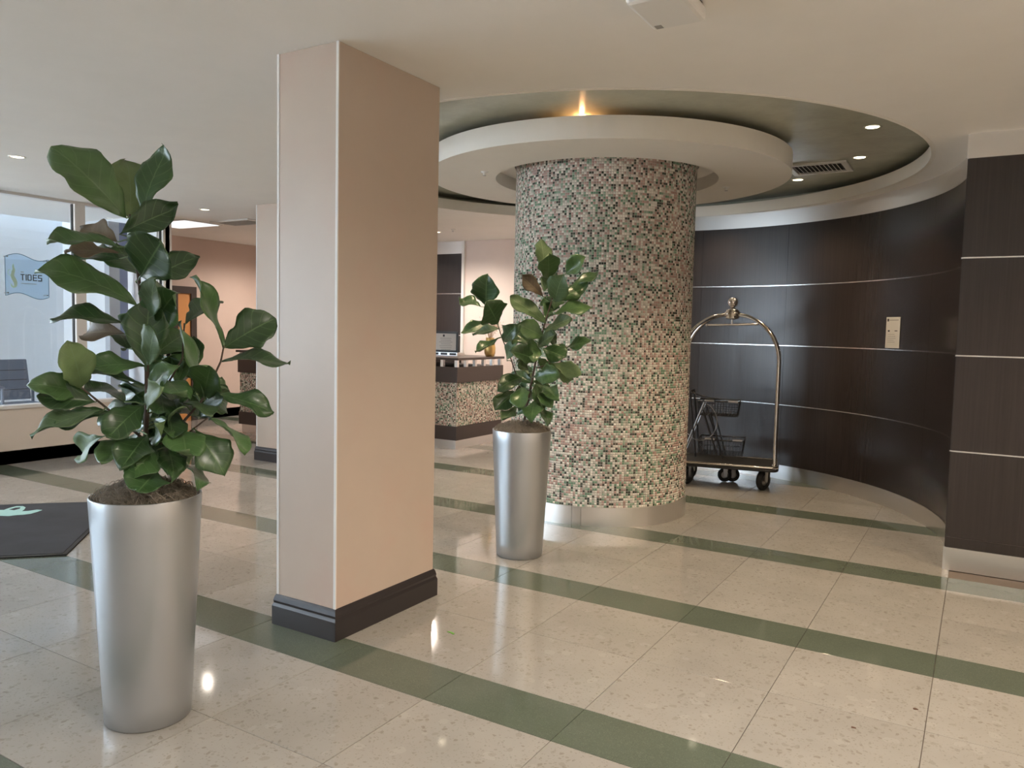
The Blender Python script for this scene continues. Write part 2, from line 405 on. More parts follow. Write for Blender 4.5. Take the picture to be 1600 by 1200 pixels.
# window wall at the left
WX = -8.95
wall_left = MB().box(WX-.12, WX, -8, 6.36, 0, .60).build('wall_left', BEIGEW, label='low tan wall under the big left windows', kind='structure')
MB().box(WX-.14, WX+.015, -8, 6.36, .60, .635).build('window_sill', WHITE, wall_left)
MB().box(WX-.12, WX, -8, 6.36, CEIL-.03, CEIL).build('window_head', WHITE, wall_left)
ys = [-8, -5, -2.6, -.2, 2.2, 4.05, 5.21, 6.33]
for i, (a, b) in enumerate(zip(ys[:-1], ys[1:])):
    wn = MB().box(WX-.06, WX-.05, a+.03, b-.03, .635, CEIL-.03).build('window_%d' % (i+1), GLASS, label=['', '', '', '', '', 'large clear window pane behind the glass sign', 'narrow window pane behind the tall plant'][i] or 'large window pane out to the terrace, one of the row left of the sign', kind='structure')
    MB().box(WX-.10, WX-.0, b-.06, b+.06, .635, CEIL-.03).build('mullion', WHITE, wn)
    MB().box(WX-.075, WX-.035, b-.068, b-.058, .635, CEIL-.03).build('gasket', BLACKP, wn)
def baseboard(name, pts, h, label, closed=False, parent=None):
    """moulded black baseboard following an outline; pts counter-clockwise round the solid it hugs"""
    prof = [(0, 0), (.020, 0), (.020, h*.62), (.016, h*.68), (.013, h*.72), (.015, h*.80), (.010, h*.93), (.004, h), (0, h)]
    b = MB(); n = len(pts); P = [Vector((x, y, 0)) for x, y in pts]; ringv = []
    for i in range(n):
        d1 = (P[i]-P[i-1]).normalized() if (closed or i > 0) else (P[1]-P[0]).normalized()
        d2 = (P[(i+1) % n]-P[i]).normalized() if (closed or i < n-1) else d1
        n1, n2 = Vector((d1.y, -d1.x, 0)), Vector((d2.y, -d2.x, 0)); m = (n1+n2); m = m/max(.2, m.dot(n1))
        ringv.append([P[i]+m*o+Vector((0, 0, z)) for o, z in prof])
    K = len(prof); vs = [v for r in ringv for v in r]; fs = []
    for i in range(n if closed else n-1):
        j = (i+1) % n
        for k in range(K): fs.append((i*K+k, j*K+k, j*K+(k+1) % K, i*K+(k+1) % K))
    if not closed: fs += [list(range(K)), [(n-1)*K+k for k in range(K)][::-1]]
    b.add(vs, fs); o = b.build(name, BASEB, parent)
    if parent is None: tag(o, label, kind='structure')
    return o
baseboard('baseboard_left', [(WX, 6.36), (WX, -8)], .145, 'black moulded baseboard under the left windows')
baseboard('baseboard_far', [(-10.9, 10.1), (-10.9, 8.21)], .145, 'black moulded baseboard along the far tan wall')

# outdoors behind the window
MB().box(-11.2, WX-.12, 6.26, 6.30, .12, 3.4).build('wall_porch', EXTW, label='white rendered return wall outside the narrow window', kind='structure')
MB().box(-30, WX-.12, -25, 6.3, -.02, .12).build('terrace', TERR, label='pale paved terrace outside the left windows', kind='structure')
MB().box(-11.35, -11.2, 2.0, 6.9, .12, 3.4).build('wall_terrace', EXTW, label='white rendered wall outside behind the left windows', kind='structure')

# ------------------------------------------------------------------ columns
def pillar(x0, x1, y0, y1, label):
    t = thing('square_pillar', label, 'pillar', ((x0+x1)/2, (y0+y1)/2, 0)); hx, hy = (x1-x0)/2, (y1-y0)/2
    MB().box(-hx, hx, -hy, hy, 0, CEIL, bev=.004).build('shaft', PILL, t)
    baseboard('baseboard', [(-hx, -hy), (hx, -hy), (hx, hy), (-hx, hy)], .158, '', True, t)
    for sx in (-1, 1): MB().box(sx*hx-(.012 if sx > 0 else .003), sx*hx+(.003 if sx > 0 else .012), -hy-.0025, -hy+.004, .158, CEIL).build('corner_bead', WHITE, t)
    return t
pillar(-3.11, -2.70, 2.83, 3.64, 'broad pale square pillar with black base between the two planters')
pillar(-7.16, -6.75, 6.20, 7.0, 'distant white square pillar with black base behind the tall plant')

def pick_colours(n, fx, fy):
    """mosaic tile colours with soft green and pink patches"""
    pal = np.array([(.78, .74, .67), (.68, .63, .56), (.52, .35, .31), (.45, .32, .28), (.18, .31, .21), (.32, .43, .33), (.045, .06, .045), (.09, .085, .07), (.48, .47, .40)])
    ph = rng.uniform(0, 6.28, 12); g = sum(np.sin(fx*a+fy*b+p)/(1+.15*i) for i, (a, b, p) in enumerate(zip(rng.normal(0, 7, 12), rng.normal(0, 7, 12), ph)))
    g = g/ (np.abs(g).max()+1e-6)
    wts = np.stack([.27+0*g, .13+0*g, .14*(1-1.2*g), .11*(1-1.2*g), .09*(1+1.8*g), .07*(1+1.8*g), .085+0*g, .06+0*g, .07+0*g], 1).clip(.004)
    cw = np.cumsum(wts/wts.sum(1, keepdims=True), 1); k = (rng.random(n)[:, None] > cw).sum(1).clip(0, 8)
    return pal[k]*rng.uniform(.85, 1.12, (n, 1))
def mosaic(name, org, du, dv, dn, cols, parent):
    """tiles at org (n,3), unit axes du,dv,dn (n,3), half size .0084, as one real-geometry mesh"""
    n = len(org); h = .0085*PITCHS; top = .0025; hb, ht = h, h*.93
    cor = []
    for s, z in ((hb, 0), (ht, top)):
        for a, b in ((-1, -1), (1, -1), (1, 1), (-1, 1)): cor.append(org+du*(a*s)+dv*(b*s)+dn*z)
    V = np.stack(cor, 1).reshape(-1, 3)
    q = np.array([(4, 5, 6, 7), (0, 1, 5, 4), (1, 2, 6, 5), (2, 3, 7, 6), (3, 0, 4, 7)])
    Fc = (np.arange(n)[:, None, None]*8+q[None]).reshape(-1, 4)
    me = bpy.data.meshes.new(name); me.vertices.add(len(V)); me.vertices.foreach_set('co', V.ravel().astype(np.float32))
    me.loops.add(Fc.size); me.loops.foreach_set('vertex_index', Fc.ravel().astype(np.int32))
    me.polygons.add(len(Fc)); me.polygons.foreach_set('loop_start', np.arange(0, Fc.size, 4, dtype=np.int32)); me.polygons.foreach_set('loop_total', np.full(len(Fc), 4, np.int32))
    me.update(calc_edges=True); me.validate()
    at = me.attributes.new('tile_colour', 'FLOAT_COLOR', 'FACE')
    at.data.foreach_set('color', np.repeat(np.c_[cols, np.ones(n)], 5, 0).ravel().astype(np.float32))
    me.materials.append(MOS); return link(name, me, parent, kind='stuff')
PITCHS = 1.0
RC = .785
colm = thing('mosaic_column', 'thick round column covered in green, pink and cream mosaic tiles', 'column', (C[0], C[1], 0))
MB().lathe([(RC-.003, SK-.01), (RC-.003, 3.10)], n=128).build('grout_core', GROUT, colm)
nu = int(round(2*PI*RC/.0196)); nv = int((3.09-SK)/.0196)
A, Zz = np.meshgrid(np.arange(nu), np.arange(nv)); A = A.ravel()*2*PI/nu; Zz = SK+.010+Zz.ravel()*.0196
o3 = np.c_[RC*np.cos(A)-.003*np.cos(A), RC*np.sin(A)-.003*np.sin(A), Zz]; dn = np.c_[np.cos(A), np.sin(A), 0*A]; du = np.c_[-np.sin(A), np.cos(A), 0*A]; dv = np.tile([0, 0, 1.], (len(A), 1))
mosaic('mosaic_tiles', o3, du, dv, dn, pick_colours(len(A), A*RC, Zz), colm)
for a0, a1 in ((-150, -79.6), (-79.4, -74.1), (-73.9, 60), (60.2, 209.8)):
    MB().arc((0, 0), RC-.01, RC+.008, a0, a1, 0, SK, 40).build('steel_skirting', STEEL, colm)

# ------------------------------------------------------------------ reception desks
def desk(x0, x1, y0, y1, label):
    t = thing('reception_desk', label, 'desk', (0, 0, 0), group=None)
    MB().box(x0+.03, x1-.03, y0+.03, y1, 0, .12).build('steel_plinth', STEEL, t)
    MB().box(x0, x1, y0, y1, .12, .30).build('lower_band', WENGE, t)
    MB().box(x0+.012, x1-.012, y0+.012, y1, .30, .87).build('mosaic_backing', GROUT, t)
    MB().box(x0-.01, x1+.01, y0-.01, y1, .87, 1.07).build('upper_band', WENGE, t)
    org, du_, dn_ = [], [], []
    for (px, py, ux, uy, nx, ny, L) in ((x0+.012, y0+.012, 1, 0, 0, -1, x1-x0-.024), (x1-.012, y0+.012, 0, 1, 1, 0, y1-y0-.012), (x0+.012, y0+.012, 0, 1, -1, 0, y1-y0-.012)):
        m, k = int(L/.0196), int(.57/.0196)
        I, J = np.meshgrid(np.arange(m), np.arange(k)); I, J = I.ravel()*.0196+.0098, J.ravel()*.0196+.3098
        org.append(np.c_[px+ux*I, py+uy*I, J]); du_.append(np.tile([ux, uy, 0.], (len(I), 1))); dn_.append(np.tile([nx, ny, 0.], (len(I), 1)))
    org, du_, dn_ = map(np.concatenate, (org, du_, dn_)); dv_ = np.tile([0, 0, 1.], (len(org), 1))
    mosaic('mosaic_tiles', org, du_, dv_, dn_, pick_colours(len(org), org[:, 0]+org[:, 1], org[:, 2]), t)
    nx = max(2, int((x1-x0)/.22)); ny = max(2, int((y1-y0)/.22))
    for i in range(nx+1):
        x = x0+.03+(x1-x0-.06)*i/nx; MB().box(x-.022, x+.022, y0+.01, y0+.05, 1.07, 1.16).build('ledge_post', STEEL, t)
    for i in range(1, ny+1):
        y = y0+.03+(y1-y0-.06)*i/ny
        for x in (x0+.03, x1-.03): MB().box(x-.02, x+.02, y-.022, y+.022, 1.07, 1.16).build('ledge_post', STEEL, t)
    MB().box(x0-.03, x1+.03, y0-.03, y1, 1.16, 1.192, bev=.004).build('ledge_top', WENGE, t)
    return t
desk(-7.4, -5.775, 8.243, 9.35, 'reception desk with mosaic front seen between pillar and planter')
desk(-9.22, -7.8, 7.66, 8.6, 'mosaic fronted counter beside the distant white pillar')
# framed notice on the desk
def framed(cx, cy, z0, w, h, label):
    t = thing('framed_notice', label, 'notice', (cx, cy, z0))
    for a, b, c, d in ((-w/2, w/2, 0, .03), (-w/2, w/2, h-.03, h), (-w/2, -w/2+.03, .03, h-.03), (w/2-.03, w/2, .03, h-.03)): MB().box(a, b, -.01, .01, c, d).build('frame', BLACKP, t)
    MB().box(-w/2+.03, w/2-.03, -.002, .008, .03, h-.03).build('sheet', PAPER, t)
    for k in range(7):
        L = random.uniform(.5, .8)*(w-.1); MB().box(-L/2, L/2, -.0035, -.002, h-.10-k*.026, h-.094-k*.026).build('text_line', INKG, t)
    MB().box(-.05, -.02, -.0035, -.002, h-.075, h-.045).build('emblem', INK, t)
    MB().box(-.03, .03, .01, .12, 0, .012).build('easel_foot', BLACKP, t); return t
framed(-6.40, 8.85, 1.236, .42, .29, 'black framed white notice standing on the reception desk')
rk = thing('brochure_holder', 'low silver holder with dark slots under the framed notice', 'holder', (-6.40, 8.85, 1.192))
MB().box(-.22, .22, -.04, .14, 0, .044).build('tray', STEEL, rk)
for k in (-.15, 0, .15): MB().box(k-.055, k+.055, -.043, -.04, .008, .038).build('slot', BLACKP, rk)
# vase of dried flowers
vz = thing('flower_vase', 'gold vase of dried flowers on the reception desk end', 'vase', (-5.80, 9.05, 1.192))
MB().lathe([(.001, 0), (.055, 0), (.075, .05), (.078, .12), (.06, .20), (.055, .24), (.062, .26), (.05, .26), (.045, .2)], n=28).build('body', BRASS, vz)
for k in range(26):
    a, sp, h = random.uniform(0, 6.28), random.uniform(.03, .17), random.uniform(.36, .56)
    p = [(0, 0, .2), (.4*sp*math.cos(a), .4*sp*math.sin(a), .2+.5*(h-.2)), (sp*math.cos(a), sp*math.sin(a), h)]
    b = MB().tube(p, .0018, 5)
    for j in range(14):
        q = Vector(p[2])+Vector((random.gauss(0, .025), random.gauss(0, .025), random.gauss(0, .03))); b.lathe([(.001, -.006), (.006, 0), (.001, .006)], q, 5)
    b.build('dried_stem', DRY, vz)
pc = thing('brochure_stand', 'small dark brochure stand with yellow print on the far counter', 'brochure stand', (-9.0, 7.95, 1.192))
MB().box(-.11, .11, -.01, .03, 0, .30).build('backing', BLACKP, pc)
MB().box(-.07, .02, -.014, -.01, .03, .17).build('print', YELL, pc); MB().box(.0, .06, -.014, -.01, .10, .27).build('photo', WENGE, pc)

# ------------------------------------------------------------------ fixtures on the ceiling
def downlight(x, y, z, label, group, power, green=False, tint=None):
    t = thing('ceiling_downlight', label, 'downlight', (x, y, z), group=group)
    MB().lathe([(.046, .03), (.046, -.001), (.062, -.006), (.066, -.001), (.066, .002)], n=28).build('trim_ring', RINGM if not green else SOFF, t)
    MB().lathe([(.001, -.0035), (.046, -.002)], n=28, smooth=False).build('lamp', GLOW, t)
    if power:
        l = bpy.data.lights.new('downlight_lamp', 'SPOT'); l.energy = power; l.color = tint or (WARM if not green else (1, .75, .48)); l.spot_size = math.radians(105 if green else 158); l.spot_blend = .7; l.shadow_soft_size = .046
        o = bpy.data.objects.new('downlight_lamp', l); COL.objects.link(o); o.location = (0, 0, -.012); o.parent = t
    return t
RL = 2.15
for k in range(13):
    a = math.radians(-2+27.8*k); nm = ['nearest the flat dark wall', 'second from the flat dark wall', 'third from the flat dark wall'][k] if k < 3 else None
    downlight(C[0]+RL*math.cos(a), C[1]+RL*math.sin(a), 3.10, 'small lit downlight in the green round recess, '+nm if nm else 'small lit downlight hidden in the round recess behind the ring', 'downlights of the round recess', 60, True)
downlight(-7.0, 3.55, CEIL, 'lit downlight in the ceiling near the glass sign', 'downlights of the flat ceiling', 85)
downlight(-8.05, 6.2, CEIL, 'lit downlight in the ceiling in front of the far tan wall', 'downlights of the flat ceiling', 25)
hidden = []  # unseen lamps added outside the view for warm fill
for x in (-.3, 1.6):
    for y in (-5.5, -3.2, -.9, 1.2, 2.9, 4.6):
        q = pix((x, y, CEIL))
        if q[2] < .2 or not (-40 < q[0] < 1640 and q[1] > -30): hidden.append((x, y))
for x, y in hidden:
    near = x > 1 and y > 2.5
    downlight(x, y, CEIL, 'unseen downlight added to the flat ceiling outside the picture for warm fill', 'downlights of the flat ceiling', 170 if near else 130, tint=(1, .74, .46) if near else None)
for x, y in ((-4.9, 8.9), (-6.7, 9.0), (-8.3, 9.1), (-9.7, 8.9)):  # unseen lamps added to brighten the far walls and desk
    downlight(x, y, CEIL, 'unseen downlight added to brighten the reception, hidden behind pillar or column', 'added downlights over the reception', 165)
# warm uplight on the dropped ring
ul = thing('ring_uplight', 'small warm lamp glowing on top of the dropped ring', 'lamp', (C[0]+1.36*math.cos(math.radians(-73)), C[1]+1.36*math.sin(math.radians(-73)), 3.045))
MB().lathe([(.001, 0), (.03, 0), (.03, .012), (.022, .016)], n=20).build('housing', STEEL, ul); MB().lathe([(.001, .015), (.022, .015)], n=20).build('bulb', mat('amber_glow', (1, .6, .3), .4, emit=(1, .55, .22), estr=5), ul)
l = bpy.data.lights.new('uplight_lamp', 'POINT'); l.energy = 1.1; l.color = (1, .52, .22); l.shadow_soft_size = .015
o = bpy.data.objects.new('uplight_lamp', l); COL.objects.link(o); o.location = (0, 0, .026); o.parent = ul
# air vents
def vent(cx, cy, z, sx, sy, label, rz=0):
    t = thing('air_vent', label, 'air vent', (cx, cy, z), rz); w = .05
    for a, b, c, d in ((-sx/2, sx/2, -sy/2, -sy/2+w), (-sx/2, sx/2, sy/2-w, sy/2), (-sx/2, -sx/2+w, -sy/2+w, sy/2-w), (sx/2-w, sx/2, -sy/2+w, sy/2-w)): MB().box(a, b, c, d, -.016, 0, bev=.003).build('frame', PLATE, t)
    MB().box(-sx/2+w, sx/2-w, -sy/2+w, sy/2-w, -.002, 0).build('duct', BLACKP, t)
    n = int((sx-2*w)/.036)
    for k in range(n):
        x = -sx/2+w+.018+k*.036; T = Matrix.Translation((x, 0, -.010)) @ Matrix.Rotation(.7, 4, 'Y')
        MB().box(-.013, .013, -sy/2+w, sy/2-w, -.0012, .0012, T=T).build('slat', PLATE, t)
    return t
vent(-1.37, 7.62, 3.10, .52, .46, 'white slatted air vent in the green round recess', .0)
vent(-8.55, 7.15, CEIL, .75, .42, 'white slatted air vent in the ceiling by the distant pillar')
# glowing patch by the entrance, put in for window light on the ceiling
lp = thing('ceiling_bright_patch', 'glowing flat patch standing in for window light on the ceiling near the entrance', 'ceiling patch', (-9.5, 6.95, CEIL))
MB().box(-.45, .45, -.3, .3, -.012, 0).build('frame', PLATE, lp); MB().box(-.42, .42, -.27, .27, -.015, -.012).build('glow_sheet', GLOWW, lp)
# white box unit on the ceiling
em = thing('ceiling_sensor_box', 'white plastic sensor box on the ceiling at the top edge', 'sensor', (-1.16, 3.07, CEIL))
MB().box(-.115, .115, -.16, .16, -.075, -.012, bev=.018).build('housing', PLATE, em); MB().box(-.10, .10, -.14, .14, -.012, 0).build('mount', BLACKP, em); MB().box(-.09, -.06, .10, .135, -.0765, -.075).build('indicator', INKG, em)
# sprinklers
def sprinkler(x, y, z, label):
    t = thing('sprinkler_head', label, 'sprinkler', (x, y, z), group='sprinkler heads')
    MB().lathe([(.001, 0), (.032, 0), (.03, -.006), (.012, -.010), (.010, -.022), (.003, -.03)], n=20).build('rosette', PLATE, t); MB().lathe([(.001, -.034), (.014, -.034), (.014, -.031), (.001, -.031)], n=16).build('deflector', ZINC, t)
sprinkler(-3.674, 5.594, 2.888, 'small sprinkler head under the dropped ring, left of the column')
sprinkler(-2.058, 7.093, 2.888, 'small sprinkler head under the dropped ring, right of the column')
sprinkler(-6.29, 8.82, CEIL, 'small sprinkler head in the ceiling above the reception desk')
MB().box(-3.16, -3.11, 2.97, 3.03, 2.24, 2.31, bev=.006).build('motion_sensor', BLACKP, label='tiny black sensor on the left edge of the broad pillar', cat='sensor')

# ------------------------------------------------------------------ notice on the curved wall
def wall_notice():
    a = math.radians(38.9); r = RWL-.006
    t = thing('wall_notice', 'white printed notice stuck on the curved dark wall', 'notice', (CW[0]+r*math.cos(a), CW[1]+r*math.sin(a), 1.475), a-PI/2)
    # local frame: x along wall, -y into the room
    W, Hh = .205, .285
    MB().box(-W/2, W/2, -.002, .002, 0, Hh, bev=.0008).build('sheet', PAPER, t)
    def L(x0, x1, z0, z1, m=INKG): MB().box(x0, x1, -.0032, -.002, z0, z1).build('print', m, t)
    L(-.085, -.062, .245, .27, INK); L(-.055, .08, .254, .260)
    L(-.07, -.045, .150, .165, INK); L(.03, .07, .155, .162, INK)
    for k, (x0, x1) in enumerate(((-.07, .03), (-.07, .045), (-.075, .05), (-.075, .02), (-.07, .04))): L(x0, x1, .125-.018*k, .128-.018*k)
wall_notice()

# ------------------------------------------------------------------ glass sign, window notices, terrace chair
def sign():
    t = thing('glass_sign', 'wavy pale blue glass sign reading TIDES mounted on the window', 'sign', (WX+.03, 4.60, 1.80))
    T = Matrix(((0, 0, 1, 0), (1, 0, 0, 0), (0, 1, 0, 0), (0, 0, 0, 1)))     # local (u, v, depth) -> world (depth->x, u->y, v->z)
    W, n = .45, 28
    wave = lambda s: .030*math.sin(2*PI*s-.2)
    top = [(-W/2+W*i/n, .435+wave(i/n)) for i in range(n+1)]; bot = [(-W/2+W*i/n, .02+wave(i/n)) for i in range(n+1)]
    MB().poly(bot+top[::-1], 0, .010, T).build('panel', PLAQUE, t)
    MB().tube([T @ Vector((x, y, .005)) for x, y in bot+top[::-1]], .0035, 5, close=True).build('edge', mat('plaque_edge', (.12, .22, .30), .2), t)
    for x, y in ((-.205, .43), (.205, .41), (-.205, .045), (.205, .035)):
        MB().tube([T @ Vector((x, y, -.06)), T @ Vector((x, y, .016))], .007, 10).build('standoff', CHROME, t)
    z0, z1 = .010, .0125
    def R(x0, x1, y0, y1, m=SIGNK, nm='letter'): return MB().poly([(x0, y0), (x1, y0), (x1, y1), (x0, y1)], z0, z1, T).build(nm, m, t)
    s, b, hh = .010, .185, .068                       # stroke, baseline, letter height
    def letter(strokes, x):
        m = MB()
        for x0, x1, y0, y1 in strokes: m.poly([(x+x0, b+y0), (x+x1, b+y0), (x+x1, b+y1), (x+x0, b+y1)], z0, z1, T)
        m.build('letter', SIGNK, t)
    w = .043
    letter([(0, w, hh-s, hh), (w/2-s/2, w/2+s/2, 0, hh-s)], -.075)
    letter([(0, s, 0, hh)], -.022)
    letter([(0, s, 0, hh), (s, w-.006, hh-s, hh), (s, w-.006, 0, s), (w-s, w, .006, hh-.006)], -.003)
    letter([(0, s, 0, hh), (s, w, hh-s, hh), (s, w, hh/2-s/2, hh/2+s/2), (s, w, 0, s)], .052)
    letter([(0, s, hh/2, hh), (s, w, hh-s, hh), (0, w, hh/2-s/2, hh/2+s/2), (w-s, w, 0, hh/2), (0, w-s, 0, s)], .107)
    for k in range(3): R(-.07+k*.010, -.063+k*.010, b+hh+.014, b+hh+.026, INKG)
    R(-.07, .09, b-.036, b-.030, INKG, 'tagline')
    # curling sea-creature emblem: body, belly bulge and tail loop
    body = [(-.145, .355), (-.150, .325), (-.140, .295), (-.150, .265), (-.160, .235), (-.150, .205), (-.135, .180), (-.125, .150), (-.130, .118), (-.150, .108), (-.168, .120), (-.172, .145)]
    rr = [.004, .010, .014, .016, .018, .020, .020, .018, .014, .011, .008, .004]
    pts = []
    for (x, y), r in zip(body, rr): pts.append(Vector((x, y, (z0+z1)/2)))
    m = MB(); L_, R_ = [], []
    for i, p in enumerate(pts):
        d = (pts[min(i+1, len(pts)-1)]-pts[max(i-1, 0)]).normalized(); nrm = Vector((-d.y, d.x, 0)); L_.append(p+nrm*rr[i]); R_.append(p-nrm*rr[i])
    for i in range(len(pts)-1):
        q = [L_[i], L_[i+1], R_[i+1], R_[i]]; m.poly([(v.x, v.y) for v in q], z0, z1, T)
    ringp = [(-.182+.020*math.cos(a), .262+.028*math.sin(a)) for a in np.linspace(0, 2*PI, 16, endpoint=False)]
    m.tube([T @ Vector((x, y, .011)) for x, y in ringp], .0035, 5, close=True)
    m.build('emblem', SIGNG, t)
sign()
def sheet(y, z, w, h, label, lines=4):
    t = thing('window_notice', label, 'notice', (WX-.045, y, z))
    MB().box(0, .002, -w/2, w/2, 0, h).build('sheet', PAPER, t)
    for k in range(lines): MB().box(.002, .003, -w*.38, w*.3, h*.8-k*h*.17, h*.83-k*h*.17).build('text_line', INKG, t)
sheet(5.38, 1.50, .10, .16, 'small printed notice on the narrow window by the white mullion')
bx = thing('leaflet_box', 'white and blue leaflet box on the window sill behind the plant', 'box', (WX-.02, 5.72, .635))
MB().box(-.04, .03, -.08, .08, 0, .10, bev=.003).build('carton', PAPER, bx); MB().box(.0302, .0312, -.06, .06, .03, .07).build('print', BLUEP, bx)
jp = thing('entrance_post', 'grey and blue steel door post outside the narrow window', 'post', (WX-.6, 5.98, .12))
MB().box(-.05, .05, -.09, .05, 0, 2.7).build('grey_jamb', GREYF, jp); MB().box(-.05, .05, .05, .16, 0, 2.7).build('blue_jamb', BLUEP, jp)
def chair():
    t = thing('terrace_chair', 'grey blue plastic armchair outside the left window', 'chair', (-9.95, 5.0, .12), math.radians(0))
    # faces +x (towards the window); seen from inside
    sw = .52
    T = Matrix.Translation((-.22, 0, .46)) @ Matrix.Rotation(-.20, 4, 'Y')
    b = MB().box(-.016, .016, -sw/2, sw/2, 0, .50, bev=.012, T=T); b.build('backrest', CHAIRP, t)
    for k in range(3): MB().box(.016, .019, -sw/2+.03, sw/2-.03, .12+k*.12, .126+k*.12, T=T).build('groove', BLACKP, t)
    MB().box(-.24, .27, -sw/2, sw/2, .40, .435, bev=.012).build('seat', CHAIRP, t)
    for s in (-1, 1):
        MB().box(-.28, .24, s*(sw/2+.03)-.03, s*(sw/2+.03)+.03, .635, .665, bev=.01).build('armrest', CHAIRP, t)
        for x in (-.23, .22): MB().tube([(x, s*(sw/2+.03), 0), (x*.95, s*(sw/2+.02), .64)], .018, 8).build('leg', CHAIRP, t)
    return t
chair()

# ------------------------------------------------------------------ door mat
def door_mat():
    K = Vector((-5.17, 2.88, 0)); a = Vector((-.69, -.72, 0)).normalized(); b = Vector((-a.y, a.x, 0)); b = b if b.x < 0 else -b
    L, Wd = 2.6, 1.66
    t = thing('door_mat', 'black entrance mat with teal emblem at the left edge', 'mat', K)
    X, Y = a, b
    T = Matrix(((X.x, Y.x, 0, 0), (X.y, Y.y, 0, 0), (0, 0, 1, 0), (0, 0, 0, 1)))
    MB().box(0, L, 0, Wd, .0005, .009, T=T).build('rubber_backing', RUBBER, t)
    MB().box(.03, L-.03, .03, Wd-.03, .009, .012, T=T).build('pile', MATC, t)
    def to(px, py):
        d = ray(px, py); s = (.012-H)/d.z; p = EYE+d*s-K; return (p.dot(X), p.dot(Y))
    outl = [(-60, 806), (-20, 806), (0, 806), (14, 806.5), (26, 805), (36, 804.5), (48, 803), (58, 800), (66, 797), (58, 796.5), (44, 798.5), (34, 799), (38, 796), (40, 793), (36, 791), (26, 791), (14, 794), (6, 797), (-10, 797), (-40, 795)]
    MB().poly([to(*p) for p in outl], .012, .0135, T).build('emblem', TEAL, t)
    MB().poly([to(*p) for p in [(14, 796.5), (24, 793.5), (32, 793), (31, 795), (22, 797.5)]], .0135, .0138, T).build('emblem_gap', MATC, t)
door_mat()
sc = MB().poly([(0, 0), (.02, .004), (.045, .0), (.045, .012), (.02, .016), (.002, .01)], 0, .002, Matrix.Translation((-2.30, 3.23, .0005)) @ Matrix.Rotation(-.2, 4, 'Z')).build('leaf_scrap', mat('fresh_green', (.12, .35, .04), .6), label='tiny bright green leaf scrap on the floor by the pillar', cat='leaf scrap')
for i, (x, y) in enumerate(((-.367, 3.339), (-.166, 3.658))):
    pts = [(.011*math.cos(a)*random.uniform(.7, 1.2), .008*math.sin(a)*random.uniform(.7, 1.2)) for a in np.linspace(0, 2*PI, 9, endpoint=False)]
    MB().poly(pts, 0, .0015, Matrix.Translation((x, y, .0003))).build('floor_crumb', mat('brown_crumb', (.08, .035, .02), .7), label=['dark brown crumb on the terrazzo, the nearer of two', 'dark brown crumb on the terrazzo, the farther of two'][i], cat='crumb')

